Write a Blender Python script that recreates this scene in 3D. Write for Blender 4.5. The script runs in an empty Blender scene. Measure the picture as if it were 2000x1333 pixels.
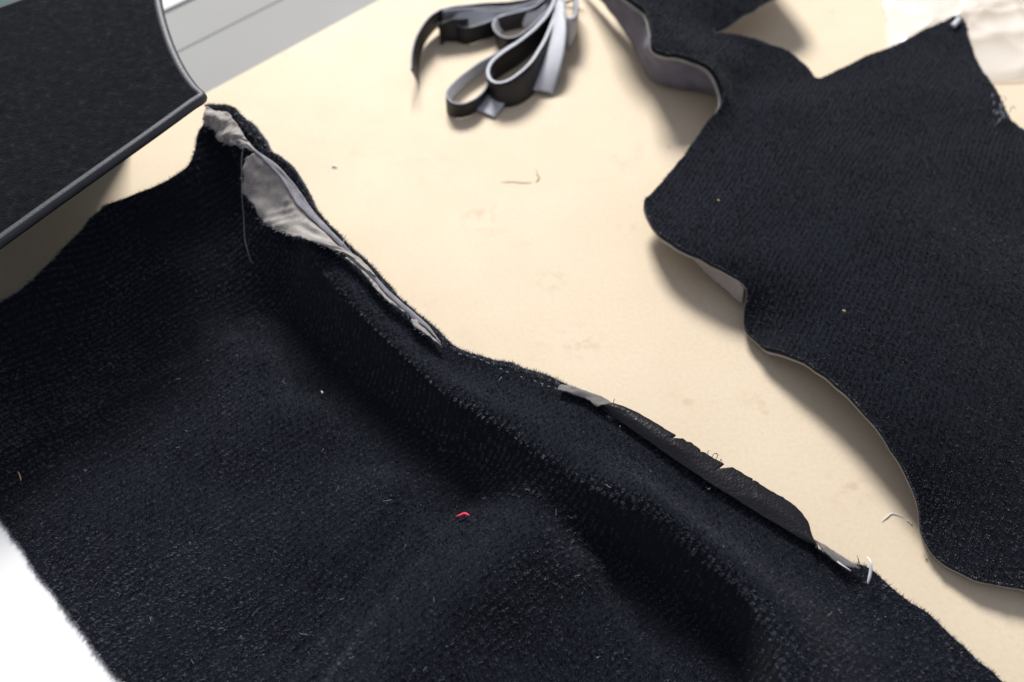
import bpy, bmesh, math, random
import numpy as np
from mathutils import Vector
from mathutils.geometry import delaunay_2d_cdt

random.seed(7); rng = np.random.default_rng(7)
scene = bpy.context.scene
C = scene.collection

# ------------------------------------------------------------------ camera
H, PITCH, LENS = 0.50, math.radians(50), 35.0
cam = bpy.data.cameras.new('camera'); cam_o = bpy.data.objects.new('camera', cam); C.objects.link(cam_o)
cam_o.location = (0, 0, H); cam_o.rotation_euler = (math.pi/2 - PITCH, 0, 0)
cam.lens = LENS; cam.sensor_width = 36.0; cam.clip_start = 0.01; cam.clip_end = 50
cam.dof.use_dof = True; cam.dof.focus_distance = 0.562; cam.dof.aperture_fstop = 5.2
scene.camera = cam_o

# ------------------------------------------------------------------ light
w = bpy.data.worlds.new('World'); scene.world = w; w.use_nodes = True
bg = w.node_tree.nodes['Background']
bg.inputs['Color'].default_value = (0.84, 0.87, 1.0, 1); bg.inputs['Strength'].default_value = 0.42
def area(name, loc, target, sx, sy, power, col):
    l = bpy.data.lights.new(name, 'AREA'); l.shape = 'RECTANGLE'; l.size = sx; l.size_y = sy
    l.energy = power; l.color = col
    o = bpy.data.objects.new(name, l); C.objects.link(o); o.location = loc
    o.rotation_euler = (Vector(target) - Vector(loc)).to_track_quat('-Z', 'Y').to_euler()
    return o
area('window_light', (-0.42, 2.95, 2.15), (0.0, 0.45, 0), 0.95, 0.85, 186, (1.0, 0.975, 0.945))
scene.view_settings.view_transform = 'Standard'; scene.view_settings.look = 'None'
scene.view_settings.exposure = 0.0; scene.view_settings.gamma = 1.0
scene.render.engine = 'CYCLES'
scene.cycles.use_denoising = True
scene.cycles.max_bounces = 8

# ------------------------------------------------------------------ photo geometry -> place
SP, CP = math.sin(PITCH), math.cos(PITCH)
K = 18.0 / LENS / 1000.0
def ray(px, py):
    sx = (px - 1000.0) * K; sy = (666.5 - py) * K
    return np.array([sx, CP + sy * SP, -SP + sy * CP])
def P(px, py, h=0.0):
    d = ray(px, py); t = (h - H) / d[2]
    return np.array([d[0] * t, d[1] * t, h])
def to_px(x, y, z):
    dz = z - H
    f = y * CP - dz * SP; u = y * SP + dz * CP
    return 1000 + x / f / K, 666.5 - u / f / K

# ------------------------------------------------------------------ helpers
def tag(o, label=None, cat=None, group=None, kind=None):
    if label: o['label'] = label
    if cat: o['category'] = cat
    if group: o['group'] = group
    if kind: o['kind'] = kind
    return o
def empty(name, loc, label, cat, group=None):
    o = bpy.data.objects.new(name, None); C.objects.link(o); o.location = Vector(loc); o.empty_display_size = 0.02
    return tag(o, label, cat, group)
def mesh_obj(name, verts, faces, mats, parent=None, smooth=True, fmat=None):
    me = bpy.data.meshes.new(name)
    me.from_pydata([tuple(v) for v in verts], [], [tuple(f) for f in faces])
    for m in (mats if isinstance(mats, (list, tuple)) else [mats]): me.materials.append(m)
    if fmat is not None: me.polygons.foreach_set('material_index', np.array(fmat, dtype=np.int32))
    if smooth: me.polygons.foreach_set('use_smooth', np.ones(len(me.polygons), dtype=bool))
    me.update()
    o = bpy.data.objects.new(name, me); C.objects.link(o)
    if parent is not None:
        o.parent = parent; o.matrix_parent_inverse = PARENT_INV(parent)
    return o
def PARENT_INV(p):
    from mathutils import Matrix
    return Matrix.Translation(-(p.location))
def catmull(pts, step, closed=False):
    pts = np.array(pts, dtype=float); n = len(pts); out = []
    rngi = range(n) if closed else range(n - 1)
    for i in rngi:
        if closed: p0, p1, p2, p3 = pts[(i-1) % n], pts[i], pts[(i+1) % n], pts[(i+2) % n]
        else: p0, p1, p2, p3 = pts[max(i-1, 0)], pts[i], pts[i+1], pts[min(i+2, n-1)]
        # centripetal-like damping of uneven spacing
        L = np.linalg.norm(p2 - p1); k = max(1, int(math.ceil(L / step)))
        m1 = (p2 - p0) * 0.5; m2 = (p3 - p1) * 0.5
        for m in (m1, m2):
            lm = np.linalg.norm(m)
            if lm > L * 1.2: m *= L * 1.2 / lm
        for j in range(k):
            t = j / k
            out.append((2*t**3-3*t**2+1)*p1 + (t**3-2*t**2+t)*m1 + (-2*t**3+3*t**2)*p2 + (t**3-t**2)*m2)
    if not closed: out.append(pts[-1])
    return np.array(out)
def resample(c, n):
    d = np.r_[0, np.cumsum(np.linalg.norm(np.diff(c, axis=0), axis=1))]
    s = np.linspace(0, d[-1], n)
    return np.stack([np.interp(s, d, c[:, k]) for k in range(c.shape[1])], 1)

# ------------------------------------------------------------------ materials
def mat(name):
    m = bpy.data.materials.new(name); m.use_nodes = True
    nt = m.node_tree; b = nt.nodes['Principled BSDF']
    return m, nt, b
def node(nt, t, **kw):
    n = nt.nodes.new(t)
    for k, v in kw.items():
        if k in n.inputs: n.inputs[k].default_value = v
        else: setattr(n, k, v)
    return n
def ramp(nt, fac, stops):
    r = nt.nodes.new('ShaderNodeValToRGB')
    el = r.color_ramp.elements
    el[0].position, el[0].color = stops[0][0], (*stops[0][1], 1)
    el[1].position, el[1].color = stops[-1][0], (*stops[-1][1], 1)
    for p, c in stops[1:-1]:
        e = el.new(p); e.color = (*c, 1)
    nt.links.new(fac, r.inputs['Fac'])
    return r.outputs['Color']
def coords(nt): return nt.nodes.new('ShaderNodeTexCoord').outputs['Object']
def noise(nt, vec, scale, detail=3, rough=0.55):
    n = nt.nodes.new('ShaderNodeTexNoise'); n.inputs['Scale'].default_value = scale
    n.inputs['Detail'].default_value = detail; n.inputs['Roughness'].default_value = rough
    nt.links.new(vec, n.inputs['Vector']); return n.outputs['Fac']
def bump(nt, h, strength, dist, b, normal=None):
    n = nt.nodes.new('ShaderNodeBump'); n.inputs['Strength'].default_value = strength
    n.inputs['Distance'].default_value = dist
    nt.links.new(h, n.inputs['Height'])
    if normal is not None: nt.links.new(normal, n.inputs['Normal'])
    if b is not None: nt.links.new(n.outputs['Normal'], b.inputs['Normal'])
    return n.outputs['Normal']
def mixc(nt, fac, a, b, mode='MIX'):
    n = nt.nodes.new('ShaderNodeMix'); n.data_type = 'RGBA'; n.blend_type = mode
    for v, s in ((fac, n.inputs[0]), (a, n.inputs[6]), (b, n.inputs[7])):
        if isinstance(v, (int, float)): s.default_value = v
        elif isinstance(v, tuple): s.default_value = (*v, 1)
        else: nt.links.new(v, s)
    return n.outputs[2]

def pile_ground(name, dark, light, scale=420):
    m, nt, b = mat(name); v = coords(nt)
    c = ramp(nt, noise(nt, v, 900, 2), [(0.3, dark), (0.75, light)])
    nt.links.new(c, b.inputs['Base Color']); b.inputs['Roughness'].default_value = 0.95
    b.inputs['Specular IOR Level'].default_value = 0.1
    b.inputs['Sheen Weight'].default_value = 0.05
    bump(nt, noise(nt, v, 1100, 3), 0.5, 0.0008, b)
    return m
def fibre_mat(name, stops, sheen):
    m, nt, b = mat(name); g = nt.nodes.new('ShaderNodeNewGeometry'); v = coords(nt)
    c = ramp(nt, g.outputs['Random Per Island'], stops)
    big = ramp(nt, noise(nt, v, 20, 5, 0.62), [(0.33, (0.60, 0.62, 0.66)), (0.7, (1.38, 1.36, 1.32))])
    tu = ramp(nt, noise(nt, v, 330, 2, 0.6), [(0.34, (0.40, 0.40, 0.43)), (0.66, (1.6, 1.6, 1.6))])
    c = mixc(nt, 1.0, c, tu, 'MULTIPLY')
    nt.links.new(mixc(nt, 1.0, c, big, 'MULTIPLY'), b.inputs['Base Color'])
    b.inputs['Roughness'].default_value = 0.6; b.inputs['Specular IOR Level'].default_value = 0.3
    b.inputs['Sheen Weight'].default_value = sheen; b.inputs['Sheen Roughness'].default_value = 0.4
    b.inputs['Sheen Tint'].default_value = (0.72, 0.82, 1.0, 1)
    return m
M = {}
M['pile'] = pile_ground('black_pile_ground', (0.004, 0.005, 0.009), (0.012, 0.014, 0.022))
M['fibre'] = fibre_mat('black_pile_fibre', [(0.0, (0.020, 0.023, 0.033)), (0.5, (0.064, 0.069, 0.092)), (0.9, (0.130, 0.137, 0.170)), (1.0, (0.19, 0.20, 0.23))], 0.26)
M['fuzz'] = fibre_mat('backlit_edge_fuzz', [(0.0, (0.07, 0.075, 0.085)), (0.6, (0.17, 0.175, 0.19)), (1.0, (0.36, 0.36, 0.37))], 0.3)  # cut pile, its grey raised so window light from behind sits in the colour
M['fibre2'] = fibre_mat('charcoal_pile_fibre', [(0.0, (0.020, 0.0235, 0.028)), (0.5, (0.062, 0.069, 0.080)), (0.92, (0.115, 0.124, 0.140)), (1.0, (0.17, 0.18, 0.195))], 0.22)

def plain(name, col, rough=0.6, spec=0.4, sheen=0.0, var=0.12, scale=60, bscale=0, bd=0.0):
    m, nt, b = mat(name); v = coords(nt)
    lo = tuple(x * (1 - var) for x in col); hi = tuple(min(1, x * (1 + var)) for x in col)
    nt.links.new(ramp(nt, noise(nt, v, scale, 4), [(0.3, lo), (0.7, hi)]), b.inputs['Base Color'])
    b.inputs['Roughness'].default_value = rough; b.inputs['Specular IOR Level'].default_value = spec
    b.inputs['Sheen Weight'].default_value = sheen
    if bscale: bump(nt, noise(nt, v, bscale, 3), 0.6, bd, b)
    return m
M['backing'] = plain('grey_backing_felt', (0.30, 0.287, 0.285), 0.85, 0.2, 0.1, 0.25, 45, 700, 0.0008)
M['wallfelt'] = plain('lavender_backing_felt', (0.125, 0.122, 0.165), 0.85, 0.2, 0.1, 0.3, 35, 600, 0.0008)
M['white'] = plain('white_paper', (0.90, 0.90, 0.90), 0.7, 0.3, 0, 0.01, 8)
M['ledge'] = plain('pale_grey_paint', (0.30, 0.30, 0.295), 0.75, 0.1, 0, 0.04, 5)
M['ledge_top'] = plain('white_sill_paint', (0.6, 0.61, 0.62), 0.6, 0.2, 0, 0.02, 5)
M['green'] = plain('dark_green_vinyl', (0.012, 0.075, 0.055), 0.45, 0.4, 0, 0.2, 30)
M['thread_white'] = plain('white_thread', (0.8, 0.8, 0.82), 0.6, 0.3)
M['thread_grey'] = plain('grey_thread', (0.32, 0.34, 0.38), 0.6, 0.3)
M['thread_dim'] = plain('dim_thread', (0.16, 0.18, 0.20), 0.6, 0.3)
M['thread_dark'] = plain('dark_thread', (0.03, 0.03, 0.035), 0.6, 0.3)
M['thread_brown'] = plain('brown_thread', (0.46, 0.32, 0.17), 0.7, 0.3)
M['red'] = plain('red_lint', (0.75, 0.05, 0.10), 0.7, 0.3)
M['tape_black'] = plain('black_tape', (0.017, 0.017, 0.019), 0.5, 0.35, 0.0, 0.2, 90, 900, 0.0003)
M['tape_grey'] = plain('grey_tape', (0.30, 0.31, 0.35), 0.6, 0.3, 0.05, 0.14, 70, 900, 0.0003)
M['tape_white'] = plain('white_tape', (0.52, 0.535, 0.58), 0.6, 0.3, 0.05, 0.05, 70, 900, 0.0003)
M['bind'] = plain('grey_binding_vinyl', (0.045, 0.048, 0.060), 0.5, 0.4, 0.0, 0.15, 120, 1200, 0.0004)

# worktop: cream laminate, a little glossy, scuffed
m, nt, b = mat('cream_laminate'); v = coords(nt)
base = ramp(nt, noise(nt, v, 7, 5, 0.6), [(0.3, (0.660, 0.553, 0.408)), (0.7, (0.715, 0.606, 0.456))])
fine = ramp(nt, noise(nt, v, 380, 3, 0.6), [(0.3, (0.955, 0.95, 0.94)), (0.7, (1.03, 1.03, 1.03))])
base = mixc(nt, 1.0, base, fine, 'MULTIPLY')
sm = nt.nodes.new('ShaderNodeMath'); sm.operation = 'MULTIPLY'
s1 = ramp(nt, noise(nt, v, 34, 6, 0.72), [(0.56, (0, 0, 0)), (0.70, (1, 1, 1))])
s2 = ramp(nt, noise(nt, v, 9, 3, 0.5), [(0.47, (0, 0, 0)), (0.62, (1, 1, 1))])
nt.links.new(s1, sm.inputs[0]); nt.links.new(s2, sm.inputs[1])
sc = nt.nodes.new('ShaderNodeMath'); sc.operation = 'MULTIPLY'; sc.inputs[1].default_value = 0.35
nt.links.new(sm.outputs[0], sc.inputs[0])
base = mixc(nt, sc.outputs[0], base, (0.47, 0.33, 0.20))
# old smudges, each where the worktop has one
sep = nt.nodes.new('ShaderNodeTexNoise'); sep.inputs['Scale'].default_value = 95; sep.inputs['Detail'].default_value = 5; sep.inputs['Roughness'].default_value = 0.65
nt.links.new(v, sep.inputs['Vector'])
sn_ = ramp(nt, sep.outputs['Fac'], [(0.50, (0, 0, 0)), (0.60, (1, 1, 1))])
for (sx_, sy_, sr_, sf_) in ((950, 430, .022, .34), (1078, 545, .016, .26), (1130, 670, .020, .30), (700, 560, .03, .2), (1230, 440, .02, .2), (1330, 790, .015, .25), (840, 330, .03, .14), (1660, 960, .02, .3)):
    p_ = P(sx_, sy_); dn = nt.nodes.new('ShaderNodeVectorMath'); dn.operation = 'DISTANCE'; dn.inputs[1].default_value = (p_[0], p_[1], 0.0); nt.links.new(v, dn.inputs[0])
    mr = nt.nodes.new('ShaderNodeMapRange'); mr.inputs['From Min'].default_value = sr_; mr.inputs['From Max'].default_value = sr_ * 0.3; mr.inputs['To Max'].default_value = sf_; nt.links.new(dn.outputs['Value'], mr.inputs['Value'])
    mm = nt.nodes.new('ShaderNodeMath'); mm.operation = 'MULTIPLY'; nt.links.new(mr.outputs[0], mm.inputs[0]); nt.links.new(sn_, mm.inputs[1])
    base = mixc(nt, mm.outputs[0], base, (0.42, 0.27, 0.17))
nt.links.new(base, b.inputs['Base Color'])
b.inputs['Specular IOR Level'].default_value = 0.15
rr = ramp(nt, noise(nt, v, 22, 5, 0.6), [(0.3, (0.58, 0.58, 0.58)), (0.7, (0.68, 0.68, 0.68))])
nt.links.new(rr, b.inputs['Roughness'])
bump(nt, noise(nt, v, 260, 4), 0.12, 0.0006, b)
M['table'] = m

# velour of the finished mat
m, nt, b = mat('black_velour'); v = coords(nt)
nt.links.new(ramp(nt, noise(nt, v, 190, 6, 0.78), [(0.30, (0.001, 0.0013, 0.002)), (0.58, (0.009, 0.0105, 0.014)), (0.74, (0.034, 0.037, 0.045))]), b.inputs['Base Color'])
b.inputs['Roughness'].default_value = 0.95; b.inputs['Specular IOR Level'].default_value = 0.06
b.inputs['Sheen Weight'].default_value = 0.02
bump(nt, noise(nt, v, 900, 3), 0.8, 0.0015, b)
M['velour'] = m

# woven lining
def weave(name, c0, c1, sheen=0.05):
    m, nt, b = mat(name); v = coords(nt)
    mp = nt.nodes.new('ShaderNodeMapping'); mp.inputs['Rotation'].default_value = (0, 0, math.radians(38)); nt.links.new(v, mp.inputs['Vector'])
    hs = []
    for d in ('X', 'Y'):
        wv = nt.nodes.new('ShaderNodeTexWave'); wv.bands_direction = d; wv.inputs['Scale'].default_value = 300
        wv.inputs['Distortion'].default_value = 2.5; wv.inputs['Detail'].default_value = 2; wv.inputs['Detail Scale'].default_value = 1.0
        nt.links.new(mp.outputs[0], wv.inputs['Vector']); hs.append(wv.outputs['Fac'])
    ad = nt.nodes.new('ShaderNodeMath'); ad.operation = 'ADD'; nt.links.new(hs[0], ad.inputs[0]); nt.links.new(hs[1], ad.inputs[1])
    hf = nt.nodes.new('ShaderNodeMath'); hf.operation = 'MULTIPLY'; hf.inputs[1].default_value = 0.5; nt.links.new(ad.outputs[0], hf.inputs[0])
    c = ramp(nt, hf.outputs[0], [(0.1, c0), (0.8, c1)])
    c = mixc(nt, 1.0, c, ramp(nt, noise(nt, v, 120, 6, 0.7), [(0.3, (0.62, 0.62, 0.68)), (0.7, (1.18, 1.15, 1.1))]), 'MULTIPLY')
    nt.links.new(c, b.inputs['Base Color']); b.inputs['Roughness'].default_value = 0.8
    b.inputs['Specular IOR Level'].default_value = 0.2; b.inputs['Sheen Weight'].default_value = sheen
    bump(nt, hf.outputs[0], 0.35, 0.0003, b)
    return m
M['lining'] = weave('grey_woven_lining', (0.27, 0.255, 0.237), (0.50, 0.473, 0.44))
M['canvas'] = weave('tan_grey_canvas', (0.10, 0.094, 0.09), (0.25, 0.235, 0.225))
M['lining_lav'] = weave('lavender_woven_lining', (0.17, 0.167, 0.185), (0.34, 0.335, 0.37))
# leatherette
m, nt, b = mat('black_leatherette'); v = coords(nt)
vo = node(nt, 'ShaderNodeTexVoronoi', Scale=620); nt.links.new(v, vo.inputs['Vector'])
b.inputs['Base Color'].default_value = (0.003, 0.003, 0.0055, 1); b.inputs['Roughness'].default_value = 0.36
b.inputs['Specular IOR Level'].default_value = 0.4
n1 = bump(nt, vo.outputs['Distance'], 0.35, 0.0005, None); bump(nt, noise(nt, v, 160, 3), 0.25, 0.0008, b, n1)
M['leather'] = m
# clear film
m, nt, b = mat('clear_plastic_film'); v = coords(nt)
b.inputs['Base Color'].default_value = (0.95, 0.96, 0.97, 1); b.inputs['Roughness'].default_value = 0.18
b.inputs['Alpha'].default_value = 0.24; b.inputs['Specular IOR Level'].default_value = 0.7
M['film'] = m

# ------------------------------------------------------------------ height surfaces
class Sheet:
    """A sheet draped over the worktop: smooth height over the table plane through given points."""
    def __init__(self, ctrl, lam=2e-5, extra=None):
        self.c = np.array([P(*q) for q in ctrl]); n = len(self.c)
        xy = self.c[:, :2]
        A = np.zeros((n + 3, n + 3)); A[:n, :n] = self.phi(xy, xy) + lam * np.eye(n)
        A[:n, n] = 1; A[:n, n+1:] = xy; A[n, :n] = 1; A[n+1:, :n] = xy.T
        self.w = np.linalg.solve(A, np.r_[self.c[:, 2] - (extra(xy) if extra else 0), 0, 0, 0]); self.xy = xy
        self.extra = extra
    @staticmethod
    def phi(a, b):
        r2 = ((a[:, None, :] - b[None, :, :]) ** 2).sum(-1) + 1e-12
        return 0.5 * r2 * np.log(r2)
    def z(self, q):
        q = np.atleast_2d(np.asarray(q, float)); out = np.empty(len(q)); n = len(self.xy)
        for s in range(0, len(q), 20000):
            k = q[s:s+20000]
            out[s:s+20000] = self.phi(k, self.xy) @ self.w[:n] + self.w[n] + k @ self.w[n+1:]
        if self.extra is not None: out = out + self.extra(q)
        return np.maximum(out, 0.0065)
    def normal(self, q, e=0.0015):
        q = np.atleast_2d(q); ex = np.array([e, 0]); ey = np.array([0, e])
        gx = (self.z(q + ex) - self.z(q - ex)) / (2*e); gy = (self.z(q + ey) - self.z(q - ey)) / (2*e)
        n = np.stack([-gx, -gy, np.ones(len(q))], 1)
        return n / np.linalg.norm(n, axis=1, keepdims=True)
    def at(self, px, py, off=0.0):
        """the point of the sheet seen at this photo pixel, lifted off the sheet"""
        hs = np.linspace(0.16, 0.0, 161)
        pts = np.array([P(px, py, h) for h in hs]); d = self.z(pts[:, :2]) - hs
        i = int(np.argmax(d >= 0)) if (d >= 0).any() else 160
        if i > 0:
            a, bb = d[i-1], d[i]; t = -a / (bb - a + 1e-12); h = hs[i-1] + (hs[i] - hs[i-1]) * t
        else: h = hs[i]
        p = P(px, py, h)
        return p + self.normal(p[None, :2])[0] * off
def inside(q, poly):
    x, y = q[:, 0], q[:, 1]; r = np.zeros(len(q), bool); n = len(poly)
    x0, y0 = poly[:, 0], poly[:, 1]; x1, y1 = np.roll(x0, -1), np.roll(y0, -1)
    for i in range(n):
        if y0[i] == y1[i]: continue
        c = (y0[i] > y) != (y1[i] > y)
        xi = (x1[i] - x0[i]) * (y - y0[i]) / (y1[i] - y0[i]) + x0[i]
        r ^= c & (x < xi)
    return r
def edge_noise(n, amp, seed):
    r = np.random.default_rng(seed); s = np.zeros(n)
    for k, a in ((3, 1.0), (9, 0.8), (25, 0.5)):
        kk = max(4, n // k); xs = np.linspace(0, n, kk + 1); v = r.normal(size=kk + 1); v[-1] = v[0]
        s += a * np.interp(np.arange(n), xs, v)
    return s * amp
def carpet_mesh(sheet, outline, parent, grid, rag, seed, pile_name='pile', backing_name='backing', thick=0.0038, back=0.0018, fuzz=0.0006, more=None):
    W = np.array([P(*q) for q in outline])
    c = catmull(W[:, :2], 0.003, closed=True)
    t = np.roll(c, -1, 0) - np.roll(c, 1, 0); t /= np.linalg.norm(t, axis=1, keepdims=True) + 1e-9
    nrm = np.stack([t[:, 1], -t[:, 0]], 1)
    c = c + nrm * edge_noise(len(c), rag, seed)[:, None]
    lo, hi = c.min(0), c.max(0)
    gx, gy = np.meshgrid(np.arange(lo[0], hi[0], grid), np.arange(lo[1], hi[1], grid * 0.866))
    gx = gx + (np.arange(gx.shape[0]) % 2)[:, None] * grid / 2
    q = np.stack([gx.ravel(), gy.ravel()], 1) + rng.normal(size=(gx.size, 2)) * grid * 0.12
    if more is not None:
        d = np.full(len(q), 9.0)
        for s in range(0, len(more), 200): d = np.minimum(d, np.sqrt(((q[:, None] - more[None, s:s+200]) ** 2).sum(-1)).min(1))
        q = np.vstack([q[d > .0016], more])
    q = q[inside(q, c)]
    # keep clear of the outline
    d = np.full(len(q), 9.0)
    for s in range(0, len(c), 200):
        d = np.minimum(d, np.sqrt(((q[:, None] - c[None, s:s+200]) ** 2).sum(-1)).min(1))
    q = q[d > grid * 0.5]
    vs = [Vector(p) for p in c] + [Vector(p) for p in q]; n = len(c)
    vo, eo, fo, *_ = delaunay_2d_cdt(vs, [(i, (i + 1) % n) for i in range(n)], [], 1, 1e-7)
    xy = np.array([(p.x, p.y) for p in vo]); z = sheet.z(xy)
    top = np.c_[xy, z]; N = sheet.normal(xy)
    fo = [tuple(f) for f in fo]
    # boundary loop edges
    cnt = {}
    for f in fo:
        for a, bb in zip(f, f[1:] + f[:1]): cnt[(a, bb)] = 1
    bd = [e for e in cnt if (e[1], e[0]) not in cnt]
    if sum(np.cross(xy[f[1]] - xy[f[0]], xy[f[2]] - xy[f[0]]) for f in fo[:50]) < 0: fo = [f[::-1] for f in fo]; bd = [(b_, a_) for a_, b_ in bd]
    nv = len(top)
    bv = sorted({v_ for e in bd for v_ in e}); nb2 = len(bv)
    top2 = top + N * (rng.normal(size=(nv, 1)) * fuzz * 0.25)
    idu = {v_: nv + i for i, v_ in enumerate(bv)}; idx = {v_: nv + nb2 + i for i, v_ in enumerate(bv)}
    low = (top - N * thick)
    verts = np.vstack([top2, top2[bv], low[bv]])
    faces = fo + [(idu[b_], idu[a_], idx[a_], idx[b_]) for a_, b_ in bd]
    po = mesh_obj(pile_name, verts, faces, M['pile'], parent)
    # backing slab
    bt = top - N * (thick + 0.0002); bb = top - N * (thick + back)
    faces = fo + [tuple(x + nv for x in f[::-1]) for f in fo] + [(b_, a_, a_ + nv, b_ + nv) for a_, b_ in bd]
    bo = mesh_obj(backing_name, np.vstack([bt, bb]), faces, M['backing'], parent)
    return po, bo, c
def fibres(name, sheet, poly, parent, m, tuft, per, length, width, lean, ang, jitter, seed, margin=140, fade=None):
    r = np.random.default_rng(seed)
    lo, hi = poly.min(0) - 0.01, poly.max(0) + 0.01
    cs, sn = math.cos(ang), math.sin(ang)
    ext = max(hi - lo) * 1.5; mid = (lo + hi) / 2
    u, vv = np.meshgrid(np.arange(-ext/2, ext/2, tuft[0]), np.arange(-ext/2, ext/2, tuft[1]))
    vv = vv + (np.arange(u.shape[1]) % 2)[None, :] * tuft[1] / 2
    u = u.ravel(); vv = vv.ravel()
    # rows wander a little
    u = u + 0.0016 * np.sin(vv * 47 + 1.3 * np.sin(u * 31)) + r.normal(size=len(u)) * tuft[0] * jitter
    vv = vv + r.normal(size=len(u)) * tuft[1] * 0.3
    q = np.stack([mid[0] + cs * u - sn * vv, mid[1] + sn * u + cs * vv], 1)
    q = q[(q > lo).all(1) & (q < hi).all(1)]
    px, py = to_px(q[:, 0], q[:, 1], 0.02)
    q = q[(px > -margin) & (px < 2000 + margin) & (py > -60) & (py < 1333 + margin)]
    q = q[inside(q, poly)]
    N = sheet.normal(q); cnt = np.clip(np.round(per / np.clip(N[:, 2], 0.35, 1) + r.uniform(-0.5, 0.5, len(q))), 1, 30).astype(int)
    ti = np.repeat(np.arange(len(q)), cnt); n = len(ti)
    rad = tuft[1] * 0.45 * np.sqrt(r.uniform(size=n)); th = r.uniform(0, 2*np.pi, n)
    off = np.stack([rad * np.cos(th), rad * np.sin(th)], 1)
    rq = q[ti] + off
    z = sheet.z(rq); Nn = N[ti]
    nap = np.stack([np.sin(q[:, 0] * 23 + 2.2 * np.sin(q[:, 1] * 15 + seed)), np.sin(q[:, 1] * 27 + 2.0 * np.sin(q[:, 0] * 13 - seed))], 1) * 0.22
    tuftlean = r.normal(size=(len(q), 2)) * 0.12 + nap
    root = np.c_[rq, z] - Nn * 0.0008
    d = Nn + np.c_[off / tuft[1] * 0.7 + tuftlean[ti] + r.normal(size=(n, 2)) * 0.2, np.zeros(n)] + np.array([lean[0], lean[1], 0])
    d /= np.linalg.norm(d, axis=1, keepdims=True)
    L = length * r.uniform(0.6, 1.15, n) * np.clip(0.35 + 0.75 * Nn[:, 2], 0.5, 1.0)
    tip = root + d * L[:, None]
    a = r.uniform(0, 2*np.pi, n); side = np.stack([np.cos(a), np.sin(a), np.zeros(n)], 1)
    side -= d * (side * d).sum(1, keepdims=True); side /= np.linalg.norm(side, axis=1, keepdims=True) + 1e-9
    hw = (width * r.uniform(0.7, 1.2, n) / 2)[:, None]
    V = np.empty((n, 3, 3)); V[:, 0] = root - side * hw; V[:, 1] = root + side * hw; V[:, 2] = tip
    me = bpy.data.meshes.new(name)
    me.vertices.add(n * 3); me.vertices.foreach_set('co', V.ravel())
    me.loops.add(n * 3); me.loops.foreach_set('vertex_index', np.arange(n * 3, dtype=np.int32))
    me.polygons.add(n); me.polygons.foreach_set('loop_start', np.arange(0, n * 3, 3, dtype=np.int32))
    me.materials.append(m); me.update(calc_edges=True)
    o = bpy.data.objects.new(name, me); C.objects.link(o); o.parent = parent; o['kind'] = 'stuff'
    return n
ROOT = {}
def fringe(name, sheet, poly, parent, m, count, length, width, seed, out=0.5, keep=None, band=0.0):
    """stray pile along the cut edge"""
    r = np.random.default_rng(seed); n = len(poly)
    t = np.roll(poly, -1, 0) - np.roll(poly, 1, 0); t /= np.linalg.norm(t, axis=1, keepdims=True) + 1e-9
    s = 1 if inside((poly[:1] + np.stack([t[:1, 1], -t[:1, 0]], 1) * 0.002), poly)[0] else -1
    nr = -s * np.stack([t[:, 1], -t[:, 0]], 1)
    i = r.integers(0, n, count); f = r.uniform(size=(count, 1))
    q = poly[i] * (1 - f) + poly[(i + 1) % n] * f - nr[i] * 0.0006
    px, py = to_px(q[:, 0], q[:, 1], 0.02); k = (px > -80) & (px < 2080) & (py > -40) & (py < 1400)
    q, i = q[k], i[k]
    if keep is not None: kk = keep(q); q, i = q[kk], i[kk]
    c = len(q)
    if band: q = q - nr[i] * r.uniform(0, band, (c, 1))
    N = sheet.normal(q)
    root = np.c_[q, sheet.z(q)] - N * (r.uniform(-0.0005, 0.0036, (c, 1)))
    d = N * r.uniform(-0.2, 0.9, (c, 1)) + np.c_[nr[i], np.zeros(c)] * (out + r.uniform(0, 0.6, (c, 1))) + r.normal(size=(c, 3)) * 0.35
    d /= np.linalg.norm(d, axis=1, keepdims=True)
    tip = root + d * (length * r.uniform(0.3, 1.2, (c, 1)))
    a = r.normal(size=(c, 3)); side = np.cross(a, d); side /= np.linalg.norm(side, axis=1, keepdims=True)
    hw = width / 2 * r.uniform(0.7, 1.2, (c, 1))
    V = np.stack([root - side * hw, root + side * hw, tip], 1).reshape(-1, 3)
    o = mesh_obj(name, V, np.arange(c * 3).reshape(-1, 3), m, None, smooth=False)
    o.parent = parent; o['kind'] = 'stuff'

def soft_noise(n, knots, seed):
    r = np.random.default_rng(seed); v = r.normal(size=knots)
    x = np.linspace(0, knots - 1, n); i = np.clip(x.astype(int), 0, knots - 2); t = x - i; t = t * t * (3 - 2 * t)
    return v[i] * (1 - t) + v[i + 1] * t
def tube(name, pts, rad, m, parent=None, step=0.0015, sides=6, flat=1.0, taper=True):
    c = catmull(pts, step); n = len(c); V = []; F = []
    t = np.gradient(c, axis=0); t /= np.linalg.norm(t, axis=1, keepdims=True) + 1e-9
    for i in range(n):
        u = np.cross(t[i], [0, 0, 1.0]); lu = np.linalg.norm(u)
        u = u / lu if lu > 1e-4 else np.array([1.0, 0, 0])
        w_ = np.cross(u, t[i]); r_ = rad * (1 if not taper else min(1, 0.35 + 3.0 * min(i, n - 1 - i) / n))
        for k in range(sides):
            a = 2 * math.pi * k / sides
            V.append(c[i] + u * math.cos(a) * r_ + w_ * math.sin(a) * r_ * flat)
    for i in range(n - 1):
        for k in range(sides):
            a, b_ = i * sides + k, i * sides + (k + 1) % sides
            F.append((a, b_, b_ + sides, a + sides))
    F.append(tuple(range(sides))[::-1]); F.append(tuple((n - 1) * sides + k for k in range(sides)))
    return mesh_obj(name, V, F, m, parent)
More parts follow.
